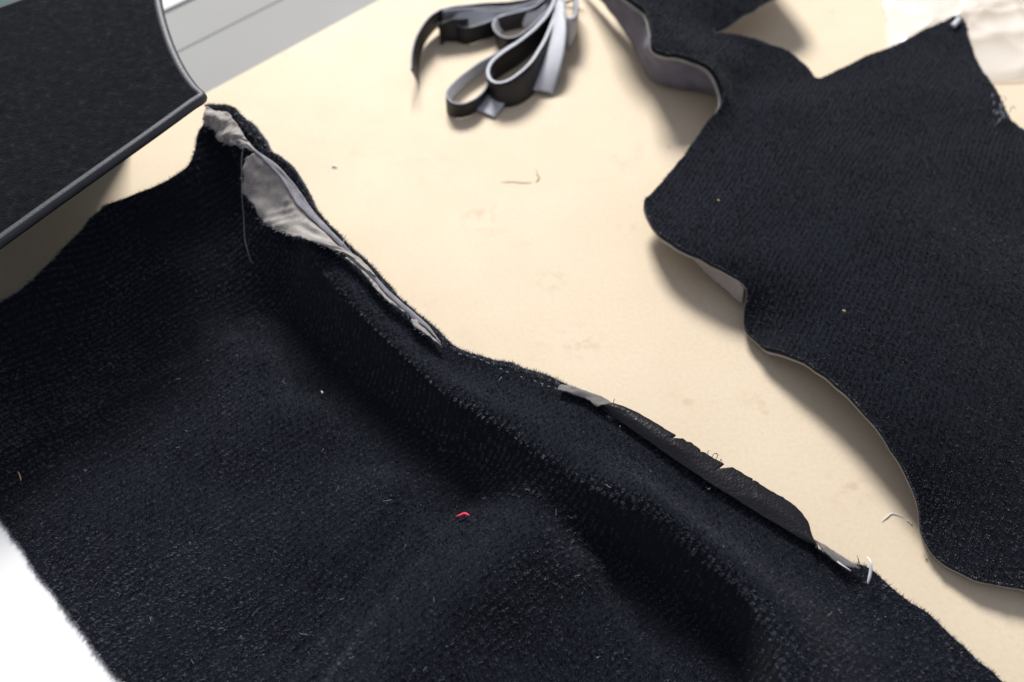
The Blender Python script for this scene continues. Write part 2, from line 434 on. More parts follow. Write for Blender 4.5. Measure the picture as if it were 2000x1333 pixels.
def loft(name, e1, e2, mats, parent, n=60, mcount=10, thick=0.0008, bulge=0.0, crumple=0.0, rag1=0.0, rag2=0.0, seed=1, notch=None):
    """a strip of cloth between two long edges (world points), with its own thickness; mats = (face, other face, rim)"""
    r = np.random.default_rng(seed)
    a = resample(catmull(e1, 0.002), n); b_ = resample(catmull(e2, 0.002), n)
    up = np.array([0, 0, 1.0]); rows = []
    na, nb = edge_noise(n, 1, seed), edge_noise(n, 1, seed + 1)
    wv = [soft_noise(n, kk, seed + 5 + kk) for kk in (5, 9, 15, 34)]
    for j in range(mcount):
        t = j / (mcount - 1)
        tt = np.full((n, 1), t)
        if notch:
            for f0, f1, dep in notch:
                xs = np.arange(n) / (n - 1.0); k_ = (xs > f0) & (xs < f1)
                tt[k_, 0] = np.maximum(tt[k_, 0], dep * (1 - (xs[k_] - f0) / (f1 - f0) * 0.9))
        c = a * (1 - tt) + b_ * tt
        wd = (b_ - a); wl = np.linalg.norm(wd, axis=1, keepdims=True) + 1e-9; wn = wd / wl
        tg = np.gradient(c, axis=0); tg /= np.linalg.norm(tg, axis=1, keepdims=True) + 1e-9
        nn = np.cross(tg, wn); nn /= np.linalg.norm(nn, axis=1, keepdims=True) + 1e-9
        if nn[:, 2].mean() < 0: nn = -nn
        c = c + nn * (bulge * math.sin(math.pi * t))
        if crumple:
            f = wv[0] * math.sin(3.1 * t + 0.4) + wv[1] * math.sin(5.3 * t + 2) + wv[2] * 0.6 * math.sin(9 * t) + wv[3] * 0.35 * math.sin(14 * t + 1)
            c = c + nn * (crumple * f)[:, None]
        if rag1 and j == 0: c = c + wn * (rag1 * na)[:, None]
        if rag2 and j == mcount - 1: c = c + wn * (rag2 * nb)[:, None]
        rows.append(c)
    T = np.stack(rows, 1)             # n x m x 3
    tu = np.gradient(T, axis=0); tv = np.gradient(T, axis=1)
    N = np.cross(tu, tv); N /= np.linalg.norm(N, axis=2, keepdims=True) + 1e-12
    top = (T + N * thick / 2).reshape(-1, 3); bot = (T - N * thick / 2).reshape(-1, 3); nm = n * mcount
    F = []; fm = []
    I = lambda i, j: i * mcount + j
    for i in range(n - 1):
        for j in range(mcount - 1):
            F.append((I(i, j), I(i+1, j), I(i+1, j+1), I(i, j+1))); fm.append(0)
            F.append(tuple(nm + x for x in (I(i, j), I(i, j+1), I(i+1, j+1), I(i+1, j)))); fm.append(1)
    loop = [I(i, 0) for i in range(n)] + [I(n-1, j) for j in range(1, mcount)] + [I(i, mcount-1) for i in range(n-2, -1, -1)] + [I(0, j) for j in range(mcount-2, 0, -1)]
    for x, y in zip(loop, loop[1:] + loop[:1]): F.append((y, x, x + nm, y + nm)); fm.append(2)
    return mesh_obj(name, np.vstack([top, bot]), F, list(mats), parent, fmat=fm)

# ================================================================== the worktop and what stands behind it
A = P(405, 180); B = P(740, 0); dr = (B - A) / np.linalg.norm(B - A); nb_ = np.array([-dr[1], dr[0], 0])   # nb_ points away from the camera
if nb_[1] < 0: nb_ = -nb_
def box(name, o, ux, uy, x0, x1, y0, y1, z0, z1, m, parent=None, bev=0.002):
    bm = bmesh.new()
    pts = [o + ux * x + uy * y + np.array([0, 0, z]) for z in (z0, z1) for x, y in ((x0, y0), (x1, y0), (x1, y1), (x0, y1))]
    vs = [bm.verts.new(p) for p in pts]
    for f in ((3, 2, 1, 0), (4, 5, 6, 7), (0, 1, 5, 4), (1, 2, 6, 5), (2, 3, 7, 6), (3, 0, 4, 7)): bm.faces.new([vs[i] for i in f])
    bmesh.ops.recalc_face_normals(bm, faces=bm.faces)
    if bev: bmesh.ops.bevel(bm, geom=bm.edges[:], offset=bev, segments=3, affect='EDGES', profile=0.5)
    me = bpy.data.meshes.new(name); bm.to_mesh(me); bm.free(); me.materials.append(m)
    ob = bpy.data.objects.new(name, me); C.objects.link(ob)
    if parent is not None: ob.parent = parent; ob.matrix_parent_inverse = PARENT_INV(parent)
    return ob
table = empty('work_table', (A[0], A[1], -0.03), 'cream laminate worktop with faint scuffs under all the black carpet pieces', 'table')
box('table_top', A, dr, -nb_, -1.0, 1.9, -0.0015, 1.35, -0.03, 0.0, M['table'], table, 0.003)

# flat sill beyond the worktop, a little lower than it: two pale grey boards, then a white one
ZS = -0.010
e1 = float((P(440, 55, ZS) - A) @ nb_); e2 = float((P(345, 15, ZS) - A) @ nb_)
ledge = empty('window_sill', (A[0], A[1], -0.03), 'flat pale grey boarded sill beyond the far edge of the cream worktop', 'sill')
box('near_board', A, dr, nb_, -1.0, 1.9, 0.003, e1 - .0005, -0.03, ZS, M['ledge'], ledge, 0.0008)
box('far_board', A, dr, nb_, -1.0, 1.9, e1 + .0005, e2 - .0005, -0.03, ZS, M['ledge'], ledge, 0.0008)
box('white_board_strip', A, dr, nb_, -1.0, 1.9, e2 + .0005, e2 + 0.5, -0.03, ZS + .003, M['ledge_top'], ledge, 0.001)

# white board beside the near left edge of the carpet: its edge follows the carpet's
we = catmull(np.array([P(*q) for q in [(-232,762,.0085),(-118,874,.0085),(4,1010,.0085),(44,1068,.0085),(84,1123,.0085),(144,1208,.0085),(194,1273,.0085),(244,1331,.0085),(336,1438,.0085)]]), .004)
wp = np.vstack([we[:, :2], [P(300, 1700)[:2], P(-900, 1700)[:2], P(-1100, 800)[:2]]])
bm = bmesh.new(); n = len(wp)
lo_ = [bm.verts.new((x, y, .0003)) for x, y in wp]; hi_ = [bm.verts.new((x, y, .0068)) for x, y in wp]
bm.faces.new(hi_); bm.faces.new(lo_[::-1])
for i in range(n): bm.faces.new((hi_[i], lo_[i], lo_[(i+1) % n], hi_[(i+1) % n]))
bmesh.ops.recalc_face_normals(bm, faces=bm.faces)
me = bpy.data.meshes.new('white_board'); bm.to_mesh(me); bm.free(); me.materials.append(M['white'])
o = bpy.data.objects.new('white_board', me); C.objects.link(o)
tag(o, 'bright white board showing beside the near left edge of the carpet', 'board')

# ================================================================== the near carpet piece
near_outline = [(399,234,.080),(403,218,.083),(409,207,.084),(435,205,.083),(456,213,.082),(479,237,.081),(495,252,.080),(518,285,.077),(545,308,.075),(569,328,.072),(600,375,.068),(624,415,.065),
    (650,443,.062),(675,469,.059),(714,504,.055),(760,554,.050),(803,601,.046),(842,632,.043),(875,665,.040),(905,684,.038),(960,702,.034),(1010,716,.032),(1060,732,.0305),
    (1105,750,.030),(1140,770,.031),(1190,801,.030),(1268,855,.029),(1341,904,.028),(1408,947,.027),(1506,1008,.025),(1592,1067,.023),(1640,1092,.021),(1690,1108,.020),(1745,1150,.019),(1830,1215,.018),
    (1890,1270,.017),(1950,1325,.016),(2060,1440,.015),(1800,1500,.02),(1400,1500,.02),(900,1480,.016),(500,1470,.012),(330,1440,.010),(240,1333,.0085),(190,1275,.0085),(140,1210,.0085),
    (80,1125,.0085),(40,1070,.0085),(0,1012,.0085),(-120,870,.010),(-230,760,.015),(-140,680,.034),(0,588,.042),(40,562,.044),(95,510,.047),(150,455,.050),(190,410,.053),(222,390,.055),(260,378,.057),(310,360,.059),
    (355,335,.062),(375,305,.067),(382,275,.070),(392,250,.076)]
def dens(l, step=28.0):
    return [tuple(p) for p in catmull(np.array(l, float), step)]
crest = [(600,490,.058),(660,566,.055),(750,660,.050),(870,770,.045),(935,812,.042),(1000,850,.040),(1100,915,.039),(1200,980,.041),(1330,1068,.041),(1440,1150,.040),(1490,1230,.039),(1530,1333,.038),(1570,1440,.037)]
foot = [(530,505,.030),(585,590,.020),(655,676,.0145),(760,778,.012),(860,855,.0115),(930,893,.014),(985,915,.020),(1050,958,.025),(1120,1010,.021),(1200,1060,.012),(1310,1148,.008),(1404,1222,.008),(1444,1290,.008),(1476,1400,.008)]
rim2 = [(640,500,.058),(720,590,.0515),(830,700,.0435),(930,755,.0395),(1040,800,.036),(1150,855,.0345),(1300,960,.0335),(1450,1070,.031),(1600,1180,.027),(1720,1300,.024)]
near_inner = dens(crest) + dens(foot) + dens(rim2, 60) + [
    # dished middle
    (455,330,.055),(430,420,.038),(300,430,.043),(330,520,.029),(180,560,.029),(330,630,.014),(240,690,.013),(100,690,.017),(60,800,.009),(180,830,.008),(300,810,.0085),(400,700,.011),(500,690,.015),(620,790,.012),(450,950,.010),(650,950,.010),(780,930,.010),(250,1000,.012),(120,1000,.011),
    (500,1150,.011),(330,1200,.010),(700,1080,.010),
    # soft hump across the near part
    (1050,1040,.027),(1000,1095,.028),(930,1155,.029),(850,1230,.027),(760,1320,.025),(900,1020,.012),(780,1130,.011),(660,1250,.011),
    (1170,1100,.013),(1110,1180,.014),(1040,1270,.014),(1230,1190,.008),(1300,1290,.008),(1200,1333,.009),(950,1340,.018)]
# a sharp crease along the flange: the pan drops away on its near side
crd = [0.003,.017,.024,.025,.019,.011,.007,.017,.026,.028,.028,.028,.028]
cr = catmull(np.array([np.r_[P(*q)[:2], d] for q, d in zip(crest, crd)]), .006)
def crease(q, w=.0048):
    best = np.full(len(q), 9.0); sd = np.zeros(len(q)); dd = np.zeros(len(q))
    for i in range(len(cr) - 1):
        a_, b_ = cr[i, :2], cr[i+1, :2]; ab = b_ - a_
        t = np.clip(((q - a_) @ ab) / (ab @ ab), 0, 1); v_ = q - a_ - t[:, None] * ab
        d = np.sqrt((v_ ** 2).sum(1)); k = d < best
        best[k] = d[k]; side = ab[0] * (q[:, 1] - a_[1]) - ab[1] * (q[:, 0] - a_[0])
        sd[k] = np.where(side[k] > 0, 1, -1); dd[k] = (cr[i, 2] * (1 - t) + cr[i+1, 2] * t)[k]
    neg = sd < 0
    return np.where(neg, -dd * (1 - np.exp(-best / w)), 0.0)
ripple = lambda q: 0.0011 * np.sin(q[:, 0] * 34 + 3 * np.sin(q[:, 1] * 19)) * np.sin(q[:, 1] * 41 + 2 * np.sin(q[:, 0] * 23)) + 0.0006 * np.sin(q[:, 0] * 95 + q[:, 1] * 71) * np.sin(q[:, 1] * 83 - q[:, 0] * 40)
near = Sheet(near_outline + near_inner, extra=lambda q: crease(q) + ripple(q))
tcr = np.gradient(cr[:, :2], axis=0); tcr /= np.linalg.norm(tcr, axis=1, keepdims=True); ncr = np.stack([tcr[:, 1], -tcr[:, 0]], 1)
c_fine = resample(cr[:, :2], 330); n_fine = np.stack([np.interp(np.linspace(0, 1, 330), np.linspace(0, 1, len(ncr)), ncr[:, k]) for k in (0, 1)], 1)
crease_pts = np.vstack([c_fine + n_fine * o_ for o_ in (0.0, .0018, .0040, .0070, .0110, -.002)])
c0 = P(900, 950)
near_o = empty('carpet_piece', (c0[0], c0[1], 0), 'large black pile carpet piece in front with torn grey lining along its raised edge', 'carpet', 'cut black carpet pieces on the worktop')
po, bo, npoly = carpet_mesh(near, near_outline, near_o, 0.0042, 0.00045, 3, more=crease_pts); ROOT[po.name] = near_o
nf1 = fibres('pile_fibres', near, npoly, po, M['fibre'], (0.0036, 0.0019), 13.0, 0.0030, 0.00046, (-0.22, -0.28), math.radians(128), 0.10, 11)
def rim_only(q):
    px, py = to_px(q[:, 0], q[:, 1], near.z(q)); return (px > 395) & (px < 1110) & (py < 790) & (py > 150)
fringe('edge_fuzz', near, npoly, po, M['fuzz'], 90000, 0.0022, 0.00045, 23, 0.25, rim_only, 0.0035)
fringe('edge_fuzz', near, npoly, po, M['fuzz'], 20000, 0.0028, 0.0004, 21)

# ================================================================== the far right carpet piece
far_outline = [(1215,-15,.058),(1240,4,.058),(1262,22,.057),(1270,60,.056),(1274,92,.055),(1300,106,.053),(1336,110,.050),(1381,125,.046),(1403,150,.041),(1412,178,.035),(1408,205,.029),(1378,240,.025),
    (1345,290,.022),(1305,340,.021),(1272,378,.0235),(1259,389,.0243),(1259,402,.0252),(1275,438,.027),(1300,465,.028),(1345,492,.029),(1400,520,.029),(1440,541,.027),(1456,558,.025),(1456,585,.020),(1452,612,.014),(1453,640,.010),
    (1468,658,.010),(1488,676,.013),(1535,692,.020),(1585,715,.024),(1640,755,.026),(1700,822,.027),(1745,885,.025),(1780,950,.020),(1794,990,.015),(1797,1035,.010),(1825,1082,.0085),(1868,1112,.0095),(1930,1136,.011),(2000,1150,.011),
    (2110,1165,.011),(2260,1000,.015),(2280,600,.02),(2150,340,.02),(2030,270,.018),(2000,255,.018),(1972,230,.018),(1945,175,.018),(1922,140,.018),(1904,110,.018),(1892,70,.019),(1882,38,.020),(1868,29,.020),(1850,38,.020),(1760,82,.020),(1690,112,.019),(1640,134,.018),
    (1597,153,.018),(1575,130,.020),(1545,104,.023),(1500,84,.027),(1440,68,.030),(1394,58,.034),(1450,30,.036),(1510,-5,.038),(1560,-40,.038),(1450,-150,.040),(1230,-150,.05),(1190,-60,.055)]
far_inner = [(1340,60,.046),(1420,110,.036),(1500,140,.022),(1450,158,.024),(1430,190,.026),(1520,200,.027),(1600,230,.028),(1750,170,.026),(1850,120,.023),(1450,300,.026),(1380,380,.025),(1600,400,.034),(1800,350,.034),(1950,400,.030),
    (1480,470,.031),(1560,560,.030),(1500,600,.020),(1530,650,.018),(1700,560,.036),(1900,600,.036),(1640,690,.030),(1780,780,.034),(1900,850,.032),(1860,960,.022),(1840,1030,.014),(1950,1040,.018),(2000,700,.034)]
far = Sheet(far_outline + far_inner)
far.extra = lambda q: 0.0010 * np.sin(q[:, 0] * 31 + 2.5 * np.sin(q[:, 1] * 17)) * np.sin(q[:, 1] * 37 + 2 * np.sin(q[:, 0] * 21))
c1 = P(1700, 600)
far_o = empty('carpet_piece', (c1[0], c1[1], 0), 'charcoal pile carpet cut-out with wavy lifted edge and V notch on the right', 'carpet', 'cut black carpet pieces on the worktop')
po2, bo2, fpoly = carpet_mesh(far, far_outline, far_o, 0.0048, 0.0004, 5, back=.0028); ROOT[po2.name] = far_o
nf2 = fibres('pile_fibres', far, fpoly, po2, M['fibre2'], (0.0035, 0.0019), 13.0, 0.0029, 0.00046, (-0.26, -0.36), math.radians(150), 0.12, 12)
fringe('edge_fuzz', far, fpoly, po2, M['fuzz'], 30000, 0.0012, 0.0004, 22)
# moulded side wall under the lifted far corner, and the turned-under lip
def wall(name, top, bot, m, seed, crumple=0.0006):
    return loft(name, [P(*p) for p in top], [P(*p) for p in bot], (m, m, m), far_o, 70, 12, 0.0022, 0.0, crumple, 0.0, 0.0003, seed)
wall('side_wall', [(1195,-45,.050),(1228,-6,.050),(1258,22,.050),(1268,60,.049),(1274,94,.048),(1300,109,.046),(1336,113,.043),(1381,128,.039),(1402,152,.034),(1408,176,.029)],
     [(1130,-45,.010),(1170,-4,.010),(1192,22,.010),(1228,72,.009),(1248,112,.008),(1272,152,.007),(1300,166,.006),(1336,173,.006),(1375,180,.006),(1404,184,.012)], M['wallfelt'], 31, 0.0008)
wall('turned_lip', [(1345,494,.022),(1400,523,.022),(1440,545,.021),(1454,562,.019)], [(1352,500,.016),(1390,540,.012),(1425,570,.009),(1451,594,.007)], M['backing'], 35, 0.0002)


# ------------------------------------------------------------------ things fixed to the near carpet
S = near.at
def Spts(l, off): return [S(x, y, off) for x, y in l]
def free(l): return [P(*p) for p in l]
# torn lining at the corner
loft('lining_scrap', Spts([(411,216),(432,222),(452,228),(472,251),(492,278),(512,301)], .0035), Spts([(399,238),(412,252),(425,261),(441,272),(460,286),(476,287),(496,296)], .007), (M['lining'],)*3, near_o, 90, 18, .0006, .002, .0010, .0002, .0006, 41)
loft('lining_facing', Spts([(512,301),(540,326),(572,364),(598,408),(628,452),(664,490),(700,524),(735,560)], .0040),
     Spts([(503,309),(495,344),(491,375),(504,396),(518,414),(538,437),(573,457),(612,480),(651,504),(678,512),(728,556)], .0078), (M['lining'],)*3, near_o, 200, 24, .0006, .0022, .0008, .0002, .0009, 43)
loft('lining_fold', Spts([(509,296),(550,326),(589,373),(624,428),(667,482),(694,517),(729,552),(760,584),(807,623),(834,646),(857,681)], .0048),
     Spts([(511,303),(534,325),(565,361),(593,407),(624,450),(663,491),(690,524),(724,556),(755,592),(800,632),(828,654),(856,684)], .0062), (M['lining_lav'],)*3, near_o, 160, 8, .0007, .0012, .0003, .0001, .0003, 45)
loft('lining_scrap', Spts([(682,512),(721,548),(758,590),(790,615)], .0030), Spts([(676,516),(712,550),(750,596),(788,622)], .006), (M['lining'],)*3, near_o, 90, 6, .0006, .0008, .0003, .0002, .0008, 47)
loft('lining_scrap', Spts([(797,620),(815,634),(840,656),(860,686)], .003), Spts([(793,624),(806,650),(826,666),(857,688)], .0060), (M['lining'],)*3, near_o, 60, 8, .0006, .001, .0003, .0001, .0004, 49)
def fray(edge, count, length, m, seed):
    r = np.random.default_rng(seed); e = resample(catmull(edge, .002), 300); V = []; F = []
    for _ in range(count):
        i = r.integers(0, 299); p = e[i]; d = np.array([-0.6, -0.7, 0.1]) + r.normal(size=3) * 0.6; d /= np.linalg.norm(d)
        L = length * r.uniform(.3, 1.3); s_ = np.cross(d, r.normal(size=3)); s_ = s_ / np.linalg.norm(s_) * .00013; q_ = p + d * L * .5 + r.normal(size=3) * L * .15; t_ = p + d * L + r.normal(size=3) * L * .25
        k = len(V); V += [p - s_, p + s_, q_ - s_, q_ + s_, t_]; F += [(k, k+1, k+3, k+2), (k+2, k+3, k+4)]
    o = mesh_obj('frayed_edge', V, F, m, near_o); o['kind'] = 'stuff'
fray(Spts([(503,309),(495,344),(491,375),(504,396),(518,414),(538,437),(573,457),(612,480),(651,504),(678,512)], .0078), 150, .0028, M['thread_grey'], 81)
fray(Spts([(676,516),(712,550),(750,596),(788,622),(806,650),(826,666)], .006), 70, .0022, M['thread_grey'], 82)
fray(Spts([(399,238),(412,252),(425,261),(441,272),(460,286),(476,287)], .007), 50, .0022, M['thread_grey'], 83)
# canvas tab, leatherette strip, second canvas tab
loft('lining_tab', Spts([(1096,758),(1125,765),(1160,775),(1198,794)], .003), Spts([(1088,770),(1120,780),(1145,790),(1166,803)], .004), (M['canvas'],)*3, near_o, 40, 10, .0007, .0008, .0004, .0003, .0004, 51)
up_e = [(1196,788),(1230,800),(1270,822),(1310,846),(1345,864),(1370,882),(1400,900),(1430,914),(1460,932),(1500,957),(1546,984),(1566,1004),(1577,1020),(1586,1050),(1599,1078)]
lo_e = [(1166,800),(1200,824),(1260,866),(1330,914),(1400,960),(1470,1004),(1530,1040),(1580,1070),(1600,1082)]
# upper edge stands off the pile, outside the carpet's own cut edge: give it its own height
def up_pt(x, y):
    t = (x - 1196) / 400.0
    return P(x, y, 0.036 - 0.010 * t)
a_ = np.array([up_pt(x, y) for x, y in up_e])
loft('leatherette_strip', list(a_), Spts(lo_e, .0030), (M['leather'], M['leather'], M['leather']), near_o, 260, 20, .0011, .0018, .0002, .00015, .0001, 53, notch=[(.283, .312, .44), (.33, .345, .10), (.395, .41, .12), (.500, .530, .46), (.62, .63, .08)])
loft('lining_tab', free([(1588,1054,.026),(1620,1072,.025),(1650,1091,.0245),(1678,1110,.024)]), Spts([(1598,1080),(1616,1097),(1640,1112),(1674,1119)], .0045), (M['canvas'],)*3, near_o, 50, 10, .0007, .0008, .0001, .0001, .0002, 55)
# stitches: one row of tiny thread dashes
bmV, bmF = [], []; r0 = np.random.default_rng(3)
path = resample(catmull(np.array([[868,688,0],[895,698,0],[930,706,0],[960,720,0],[1000,738,0],[1045,753,0],[1088,768,0]], float), 4), 34)
for i in range(0, 33):
    if i % 2 or r0.uniform() < 0.3: continue
    x0, y0 = path[i, :2] + r0.normal(size=2) * 0.8; x1, y1 = path[i, :2] + (path[i+1, :2] - path[i, :2]) * r0.uniform(.5, 1.0)
    p, q_ = S(x0, y0, .0030), S(x1, y1, .0030); d = q_ - p; s_ = np.cross(d, [0, 0, 1.0]); s_ = s_ / np.linalg.norm(s_) * 0.00024
    k = len(bmV); mid = (p + q_) / 2 + [0, 0, .0007]
    bmV += [p - s_, p + s_, mid + s_, mid - s_, q_ + s_, q_ - s_, p - [0, 0, .001], q_ - [0, 0, .001]]
    bmF += [(k, k+1, k+2, k+3), (k+3, k+2, k+4, k+5), (k, k+3, k+5, k+7, k+6), (k+1, k+6, k+7, k+4, k+2)]
o = mesh_obj('stitching', bmV, bmF, M['thread_dim'], near_o); o['kind'] = 'stuff'
# loose threads
def thr(name, px, m, rad, offs, parent=near_o): return tube(name, [S(x, y, f) for (x, y), f in zip(px, offs)], rad, m, parent)
thr('loose_thread', [(493,288),(497,318),(496,345),(491,385),(487,425),(485,470),(490,492),(497,515)], M['thread_grey'], .00017, [.008,.011,.011,.009,.006,.004,.004,.004])
thr('loose_thread', [(667,492),(672,484),(678,476)], M['thread_white'], .0003, [.006,.010,.012])
thr('white_thread', [(1683,1103),(1688,1115),(1690,1130),(1688,1148)], M['thread_white'], .0008, [.009,.010,.008,.005])
thr('white_thread', [(1622,1098),(1634,1110),(1645,1117),(1657,1122)], M['thread_white'], .00045, [.004,.005,.005,.004])
tube('loose_thread', free([(1672,1112,.024),(1677,1098,.027),(1674,1085,.030)]), .00022, M['thread_dark'], near_o)
tube('loose_thread', free([(1678,1112,.024),(1679,1100,.027),(1675,1092,.028)]), .0002, M['thread_dark'], near_o)
for pts in ([(1385,893),(1382,884),(1386,880)], [(1390,897),(1395,886),(1404,890)], [(1397,900),(1402,889),(1398,885)], [(1406,905),(1408,897),(1411,905)], [(1198,789),(1199,782),(1201,779)]):
    tube('loose_thread', [P(x, y, .034 - .01 * (x - 1196) / 400 + .002 * i) for i, (x, y) in enumerate(pts)], .0002, M['thread_dark'], near_o)
# lint lying on the pile
def lint(name, pts, m, rad, label, cat, group=None, sheet=near, off=.0032):
    o = tube(name, [sheet.at(x, y, off) for x, y in pts], rad, m); tag(o, label, cat, group); return o
lint('red_lint', [(893,1018),(902,1016),(911,1013),(920,1017)], M['red'], .0009, 'small red lint scrap lying on the large black carpet', 'lint')
lint('pale_lint', [(629,770),(631,773),(631,776)], M['thread_white'], .0007, 'tiny pale speck on the dished middle of the large carpet', 'lint')
lint('straw_fibre', [(38,925),(43,933),(45,944)], M['thread_brown'], .0004, 'bent straw-coloured fibre near the left edge of the large carpet', 'fibre')
lint('pale_lint', [(1402,398),(1404,401)], M['thread_brown'], .0009, 'tiny tan speck near the left tip of the notched charcoal carpet', 'lint', None, far)
lint('pale_lint', [(1645,612),(1652,616)], M['thread_brown'], .0008, 'tiny brownish speck in the middle of the notched charcoal carpet', 'lint', None, far)
# stray pale fibres across the near pile (too many to name): one mass
r = np.random.default_rng(5); V, F = [], []
for _ in range(85):
    x, y = r.uniform(0, 1900), r.uniform(550, 1333)
    p0 = P(x, y, .02)
    if not inside(p0[None, :2], npoly)[0]: continue
    a = r.uniform(0, 6.28); l = r.uniform(4, 15)
    pts = [S(x + math.cos(a) * l * t, y + math.sin(a) * l * t + r.normal() * 1.5, .0035) for t in (0, .5, 1)]
    k = len(V); w_ = r.uniform(.00006, .00012)
    for p in pts: V += [p + [w_, 0, 0], p - [w_ * .5, w_, 0], p - [w_ * .5, -w_, 0]]
    for s_ in (0, 3):
        for j in range(3): F.append((k + s_ + j, k + s_ + (j + 1) % 3, k + s_ + 3 + (j + 1) % 3, k + s_ + 3 + j))
o = mesh_obj('stray_fibres', V, F, M['thread_grey'], None); o.parent = po; o['kind'] = 'stuff'
# tag and frayed tuft on the far piece
loft('corner_tag', [far.at(1855, 56, .003), far.at(1868, 42, .003)], [far.at(1861, 61, .003), far.at(1873, 48, .003)], (M['tape_white'],)*3, far_o, 12, 5, .0015, .0015, 0, 0, 0, 61)
V = []
for k in range(16):
    x, y = r.uniform(1932, 1968), r.uniform(205, 248)
    a = r.uniform(0, 6.28)
    tube('frayed_thread', [far.at(x + 12 * t * math.cos(a + t * 2), y + 12 * t * math.sin(a + t * 2), .004 + .003 * math.sin(3 * t)) for t in (0, .35, .7, 1)], .0003, M['thread_dim'], far_o, .002, 4)

# ================================================================== finished mat with bound edge, lying out over the ledge
def mp(px, py, dz=0.0):   # its plane: near corner lowest, rising to the ledge behind
    z0, gx, gy = MATZ
    h = z0
    for _ in range(12):
        p = P(px, py, h); h = z0 + gx * (p[0] - MAT0[0]) + gy * (p[1] - MAT0[1])
    p = P(px, py, h); p[2] += dz; return p
MAT0 = P(400, 190, 0.115); MATZ = (0.115, 0.0, 0.06)
mo = [(402,190),(388,176),(366,146),(346,108),(330,66),(318,22),(311,-20),(305,-60),(302,-90),(200,-54),(50,0),(0,18),(-300,126),(-560,220),(-560,880),(-150,583),(0,478),(100,406),(200,335),(300,264),(380,206)]
c2 = mp(200, 200)
mat_o = empty('bound_car_mat', (c2[0], c2[1], 0.08), 'black velour mat with grey bound edge jutting in at the upper left', 'mat')
ring = np.array([mp(*p) for p in mo]); ring = np.array(catmull(ring, .006, closed=True))
vs = [Vector(p[:2]) for p in ring]; n = len(vs)
V = np.vstack([ring + [0, 0, .0026], ring - [0, 0, .003]])
bm = bmesh.new(); bv = [bm.verts.new(p) for p in V]
bm.faces.new(bv[:n]); bm.faces.new(bv[n:][::-1])
for i in range(n): bm.faces.new((bv[(i+1) % n], bv[i], bv[n + i], bv[n + (i+1) % n]))
bmesh.ops.recalc_face_normals(bm, faces=bm.faces); bmesh.ops.triangulate(bm, faces=[f for f in bm.faces if len(f.verts) > 4])
me = bpy.data.meshes.new('velour_top'); bm.to_mesh(me); bm.free(); me.materials.append(M['velour'])
o = bpy.data.objects.new('velour_top', me); C.objects.link(o); o.parent = mat_o; o.matrix_parent_inverse = PARENT_INV(mat_o)
# binding: a folded band round the rim
def band(name, ring, prof, m, parent):
    n = len(ring); t = np.roll(ring, -1, 0) - np.roll(ring, 1, 0); t /= np.linalg.norm(t, axis=1, keepdims=True)
    u = np.stack([t[:, 1], -t[:, 0], 0 * t[:, 0]], 1)
    ctr = ring.mean(0); 
    if ((ring - ctr) * u).sum(1).mean() < 0: u = -u
    V = []; F = []; k = len(prof)
    for i in range(n):
        for a, b_ in prof: V.append(ring[i] + u[i] * a + np.array([0, 0, b_]))
    for i in range(n):
        for j in range(k): F.append((i*k + j, i*k + (j+1) % k, ((i+1) % n)*k + (j+1) % k, ((i+1) % n)*k + j))
    return mesh_obj(name, V, F, m, parent)
PS = 0.55
prof = [(-.0085, .0026), (-.0082, .0040), (-.006, .0050), (-.003, .0050), (0.0, .0040), (.0016, .0018), (.0016, -.001), (.0004, -.0034), (-.004, -.0048), (-.0085, -.0046)]
band('binding', ring, [(a * PS, b_ * PS * 1.15) for a, b_ in prof], M['bind'], mat_o)

# dark green box that carries the mat, showing past its far edge; unseen length added to shade the worktop
gq = mp(0, 18); gr_ = mp(50, 0); gd = (gr_ - gq) / np.linalg.norm(gr_ - gq); gd[2] = 0; gd /= np.linalg.norm(gd); gn = np.array([-gd[1], gd[0], 0])
nc = mp(300, -40)                      # keep clear of the mat's right edge
x1 = float((nc - gq) @ gd) - .055; zt = min(mp(0, 18)[2], mp(-300, 300)[2]) - .0045
box('green_box', np.array([gq[0], gq[1], 0]), gd, gn, -0.45, x1, -.035, .30, .0005, zt, M['green'], None, .003)
tag(bpy.data.objects['green_box'], 'dark green box added under the velour mat, just showing in the corner', 'box')

# ================================================================== bundle of binding tapes
hb = 0.015
kn = P(1085, -10, 0)
bun = empty('tape_bundle', (kn[0], kn[1], 0), 'bunch of looped black and pale grey binding tapes on the worktop', 'tape bundle')
def stand(path, mats, wdt=hb, z0=0.0008, thick=.0016, lift=None, seed=1):
    """a tape standing on its edge: top edge traced at height wdt, falling straight down"""
    top = [P(p[0], p[1], (p[2] if len(p) > 2 else wdt + z0)) for p in path]
    lx, ly = soft_noise(len(top), 4, seed) * .0022, soft_noise(len(top), 4, seed + 40) * .0022
    bot = [np.array([t[0] + lx[i], t[1] + ly[i], max(z0, t[2] - wdt)]) for i, t in enumerate(top)]
    top = [t + np.array([0, 0, 1]) * dz for t, dz in zip(top, np.abs(soft_noise(len(top), 5, seed + 80)) * .002)]
    return loft('tape_strip', top, bot, mats, bun, 90, 6, thick, 0, .0002, .0001, 0, seed)
g, k, wt = M['tape_grey'], M['tape_black'], M['tape_white']
